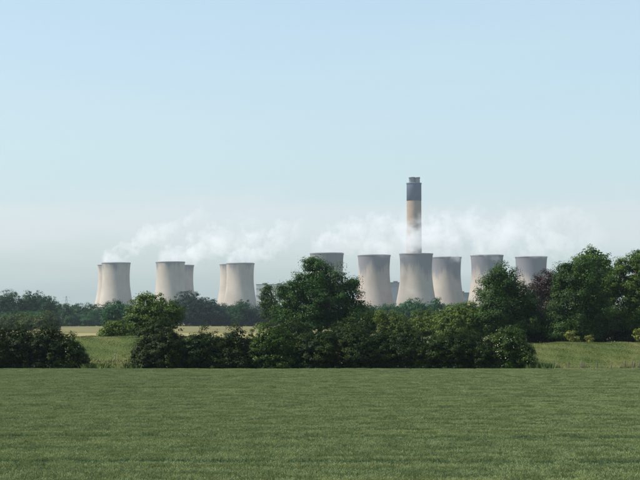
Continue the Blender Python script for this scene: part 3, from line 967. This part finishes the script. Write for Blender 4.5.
# ------------------------------------------------------------------ wheat: the crop's own small tuft, set out over the field by geometry nodes
def wheat_tile():
    rng = np.random.default_rng(9)
    S, n = 0.8, 260
    X, Y = rng.uniform(-S / 2, S / 2, n), rng.uniform(-S / 2, S / 2, n)
    V, Fq, E = [], [], []
    def quad(a, b, c, d, ear=0.0):
        i = len(V)
        E.append(ear)
        V.extend([a, b, c, d]); Fq.append([i, i + 1, i + 2, i + 3])
    for x, y in zip(X, Y):
        h = 0.73 * rng.uniform(0.92, 1.06)
        a = rng.uniform(0, math.pi)
        u = np.array([math.cos(a), math.sin(a), 0])
        lean = np.array([rng.normal(0.05, 0.06), rng.normal(0, 0.06), 0])
        b = np.array([x, y, 0.0]); t = b + lean + np.array([0, 0, h])
        quad(b - u * 0.004, b + u * 0.004, t + u * 0.004, t - u * 0.004)
        # ear: two crossed diamonds
        w = np.cross(u, [0, 0, 1])
        nod = np.array([rng.normal(0.03, 0.03), rng.normal(0, 0.03), 0.0])
        e = t + nod + np.array([0, 0, 0.07])
        for q in (u, w):
            quad(t - [0, 0, 0.01], (t + e) / 2 + q * 0.010, e, (t + e) / 2 - q * 0.010, 1.0)
        # two leaves
        for _ in range(2):
            g = rng.uniform(0, 2 * math.pi)
            k = np.array([math.cos(g), math.sin(g), 0]); s = np.array([-math.sin(g), math.cos(g), 0])
            p = b + lean * 0.7 + np.array([0, 0, h * rng.uniform(0.55, 0.88)])
            quad(p, p + k * 0.06 + s * 0.009 + [0, 0, 0.03], p + k * 0.14 + [0, 0, 0.0], p + k * 0.06 - s * 0.009 + [0, 0, 0.05])
    return np.array(V), np.array(Fq), E
v, f, ears = wheat_tile()
wheat = obj('wheat_crop', raw_mesh('wheat_crop', v, f), M['wheat'])
wheat.data.attributes.new('ear', 'FLOAT', 'FACE').data.foreach_set('value', ears)
tag(wheat, 'green ripening wheat covering the whole foreground field', 'wheat', kind='stuff')

def wheat_nodes():
    g = bpy.data.node_groups.new('wheat_rows', 'GeometryNodeTree')
    g.interface.new_socket('Geometry', in_out='INPUT', socket_type='NodeSocketGeometry')
    g.interface.new_socket('Geometry', in_out='OUTPUT', socket_type='NodeSocketGeometry')
    n, l = g.nodes, g.links
    gi, go = n.new('NodeGroupInput'), n.new('NodeGroupOutput')
    grid = n.new('GeometryNodeMeshGrid')
    SX, SY, st = 120.0, 152.0, 0.72
    grid.inputs['Size X'].default_value = SX
    grid.inputs['Size Y'].default_value = SY
    grid.inputs['Vertices X'].default_value = int(SX / st)
    grid.inputs['Vertices Y'].default_value = int(SY / st)
    sp = n.new('GeometryNodeSetPosition')
    l.new(grid.outputs['Mesh'], sp.inputs['Geometry'])
    rv = n.new('FunctionNodeRandomValue'); rv.data_type = 'FLOAT_VECTOR'
    rv.inputs[0].default_value = (-0.2, -0.2, 0); rv.inputs[1].default_value = (0.2, 0.2, 0)
    add = n.new('ShaderNodeVectorMath'); add.operation = 'ADD'
    l.new(rv.outputs[0], add.inputs[0])
    add.inputs[1].default_value = (0, 38.0 + SY / 2, 0.02)
    l.new(add.outputs[0], sp.inputs['Offset'])
    # keep what a camera near the viewpoint could see
    pos = n.new('GeometryNodeInputPosition')
    sx = n.new('ShaderNodeSeparateXYZ'); l.new(pos.outputs[0], sx.inputs[0])
    ax = math_(n, l, 'ABSOLUTE', sx.outputs['X'])
    lim = math_(n, l, 'MULTIPLY_ADD', sx.outputs['Y'], 0.215, 9.0)
    far = math_(n, l, 'GREATER_THAN', ax, lim)
    de = n.new('GeometryNodeDeleteGeometry')
    l.new(sp.outputs[0], de.inputs['Geometry'])
    l.new(far, de.inputs['Selection'])
    iop = n.new('GeometryNodeInstanceOnPoints')
    l.new(de.outputs[0], iop.inputs['Points'])
    l.new(gi.outputs[0], iop.inputs['Instance'])
    rot = n.new('FunctionNodeRandomValue'); rot.data_type = 'FLOAT_VECTOR'
    rot.inputs[0].default_value = (-0.015, -0.015, 0); rot.inputs[1].default_value = (0.015, 0.015, 6.283)
    l.new(rot.outputs[0], iop.inputs['Rotation'])
    # height: broad swells, streaks along the drill rows, wheel tracks every 24 m
    mp = n.new('ShaderNodeVectorMath'); mp.operation = 'MULTIPLY'
    l.new(pos.outputs[0], mp.inputs[0]); mp.inputs[1].default_value = (0.05, 0.5, 0)
    n1 = noise(n, l, mp.outputs[0], 1.0, 3)
    h = maprange(n, l, n1, 0.3, 0.7, 0.94, 1.04)
    yy = math_(n, l, 'MULTIPLY_ADD', sx.outputs['X'], 0.045, sx.outputs['Y'])
    mp3 = n.new('ShaderNodeVectorMath'); mp3.operation = 'MULTIPLY'
    l.new(pos.outputs[0], mp3.inputs[0]); mp3.inputs[1].default_value = (0.05, 0.0, 0)
    yy = math_(n, l, 'MULTIPLY_ADD', noise(n, l, mp3.outputs[0], 1.0, 2), 3.0, yy)
    fr = math_(n, l, 'PINGPONG', yy, 7.0)
    tr = maprange(n, l, fr, 0.30, 0.70, 0.45, 1.0)
    h = math_(n, l, 'MULTIPLY', h, tr)
    cx = n.new('ShaderNodeCombineXYZ')
    cx.inputs[0].default_value = 1; cx.inputs[1].default_value = 1
    l.new(h, cx.inputs[2])
    l.new(cx.outputs[0], iop.inputs['Scale'])
    l.new(iop.outputs[0], go.inputs[0])
    return g
md = wheat.modifiers.new('rows', 'NODES')
md.node_group = wheat_nodes()

# ------------------------------------------------------------------ haze
def haze(density):
    m, n, l, out = new_mat('haze')
    v = n.new('ShaderNodeVolumePrincipled')
    v.inputs['Color'].default_value = (0.66, 0.81, 1.0, 1)
    v.inputs['Density'].default_value = density
    v.inputs['Anisotropy'].default_value = 0.25
    l.new(v.outputs['Volume'], out.inputs['Volume'])
    o = MB().box(-3100, 3100, -400, 5700, -1.2, 400).build('haze', m)
    tag(o, 'pale summer haze over the whole landscape', 'haze', kind='stuff')
haze(0.000042)
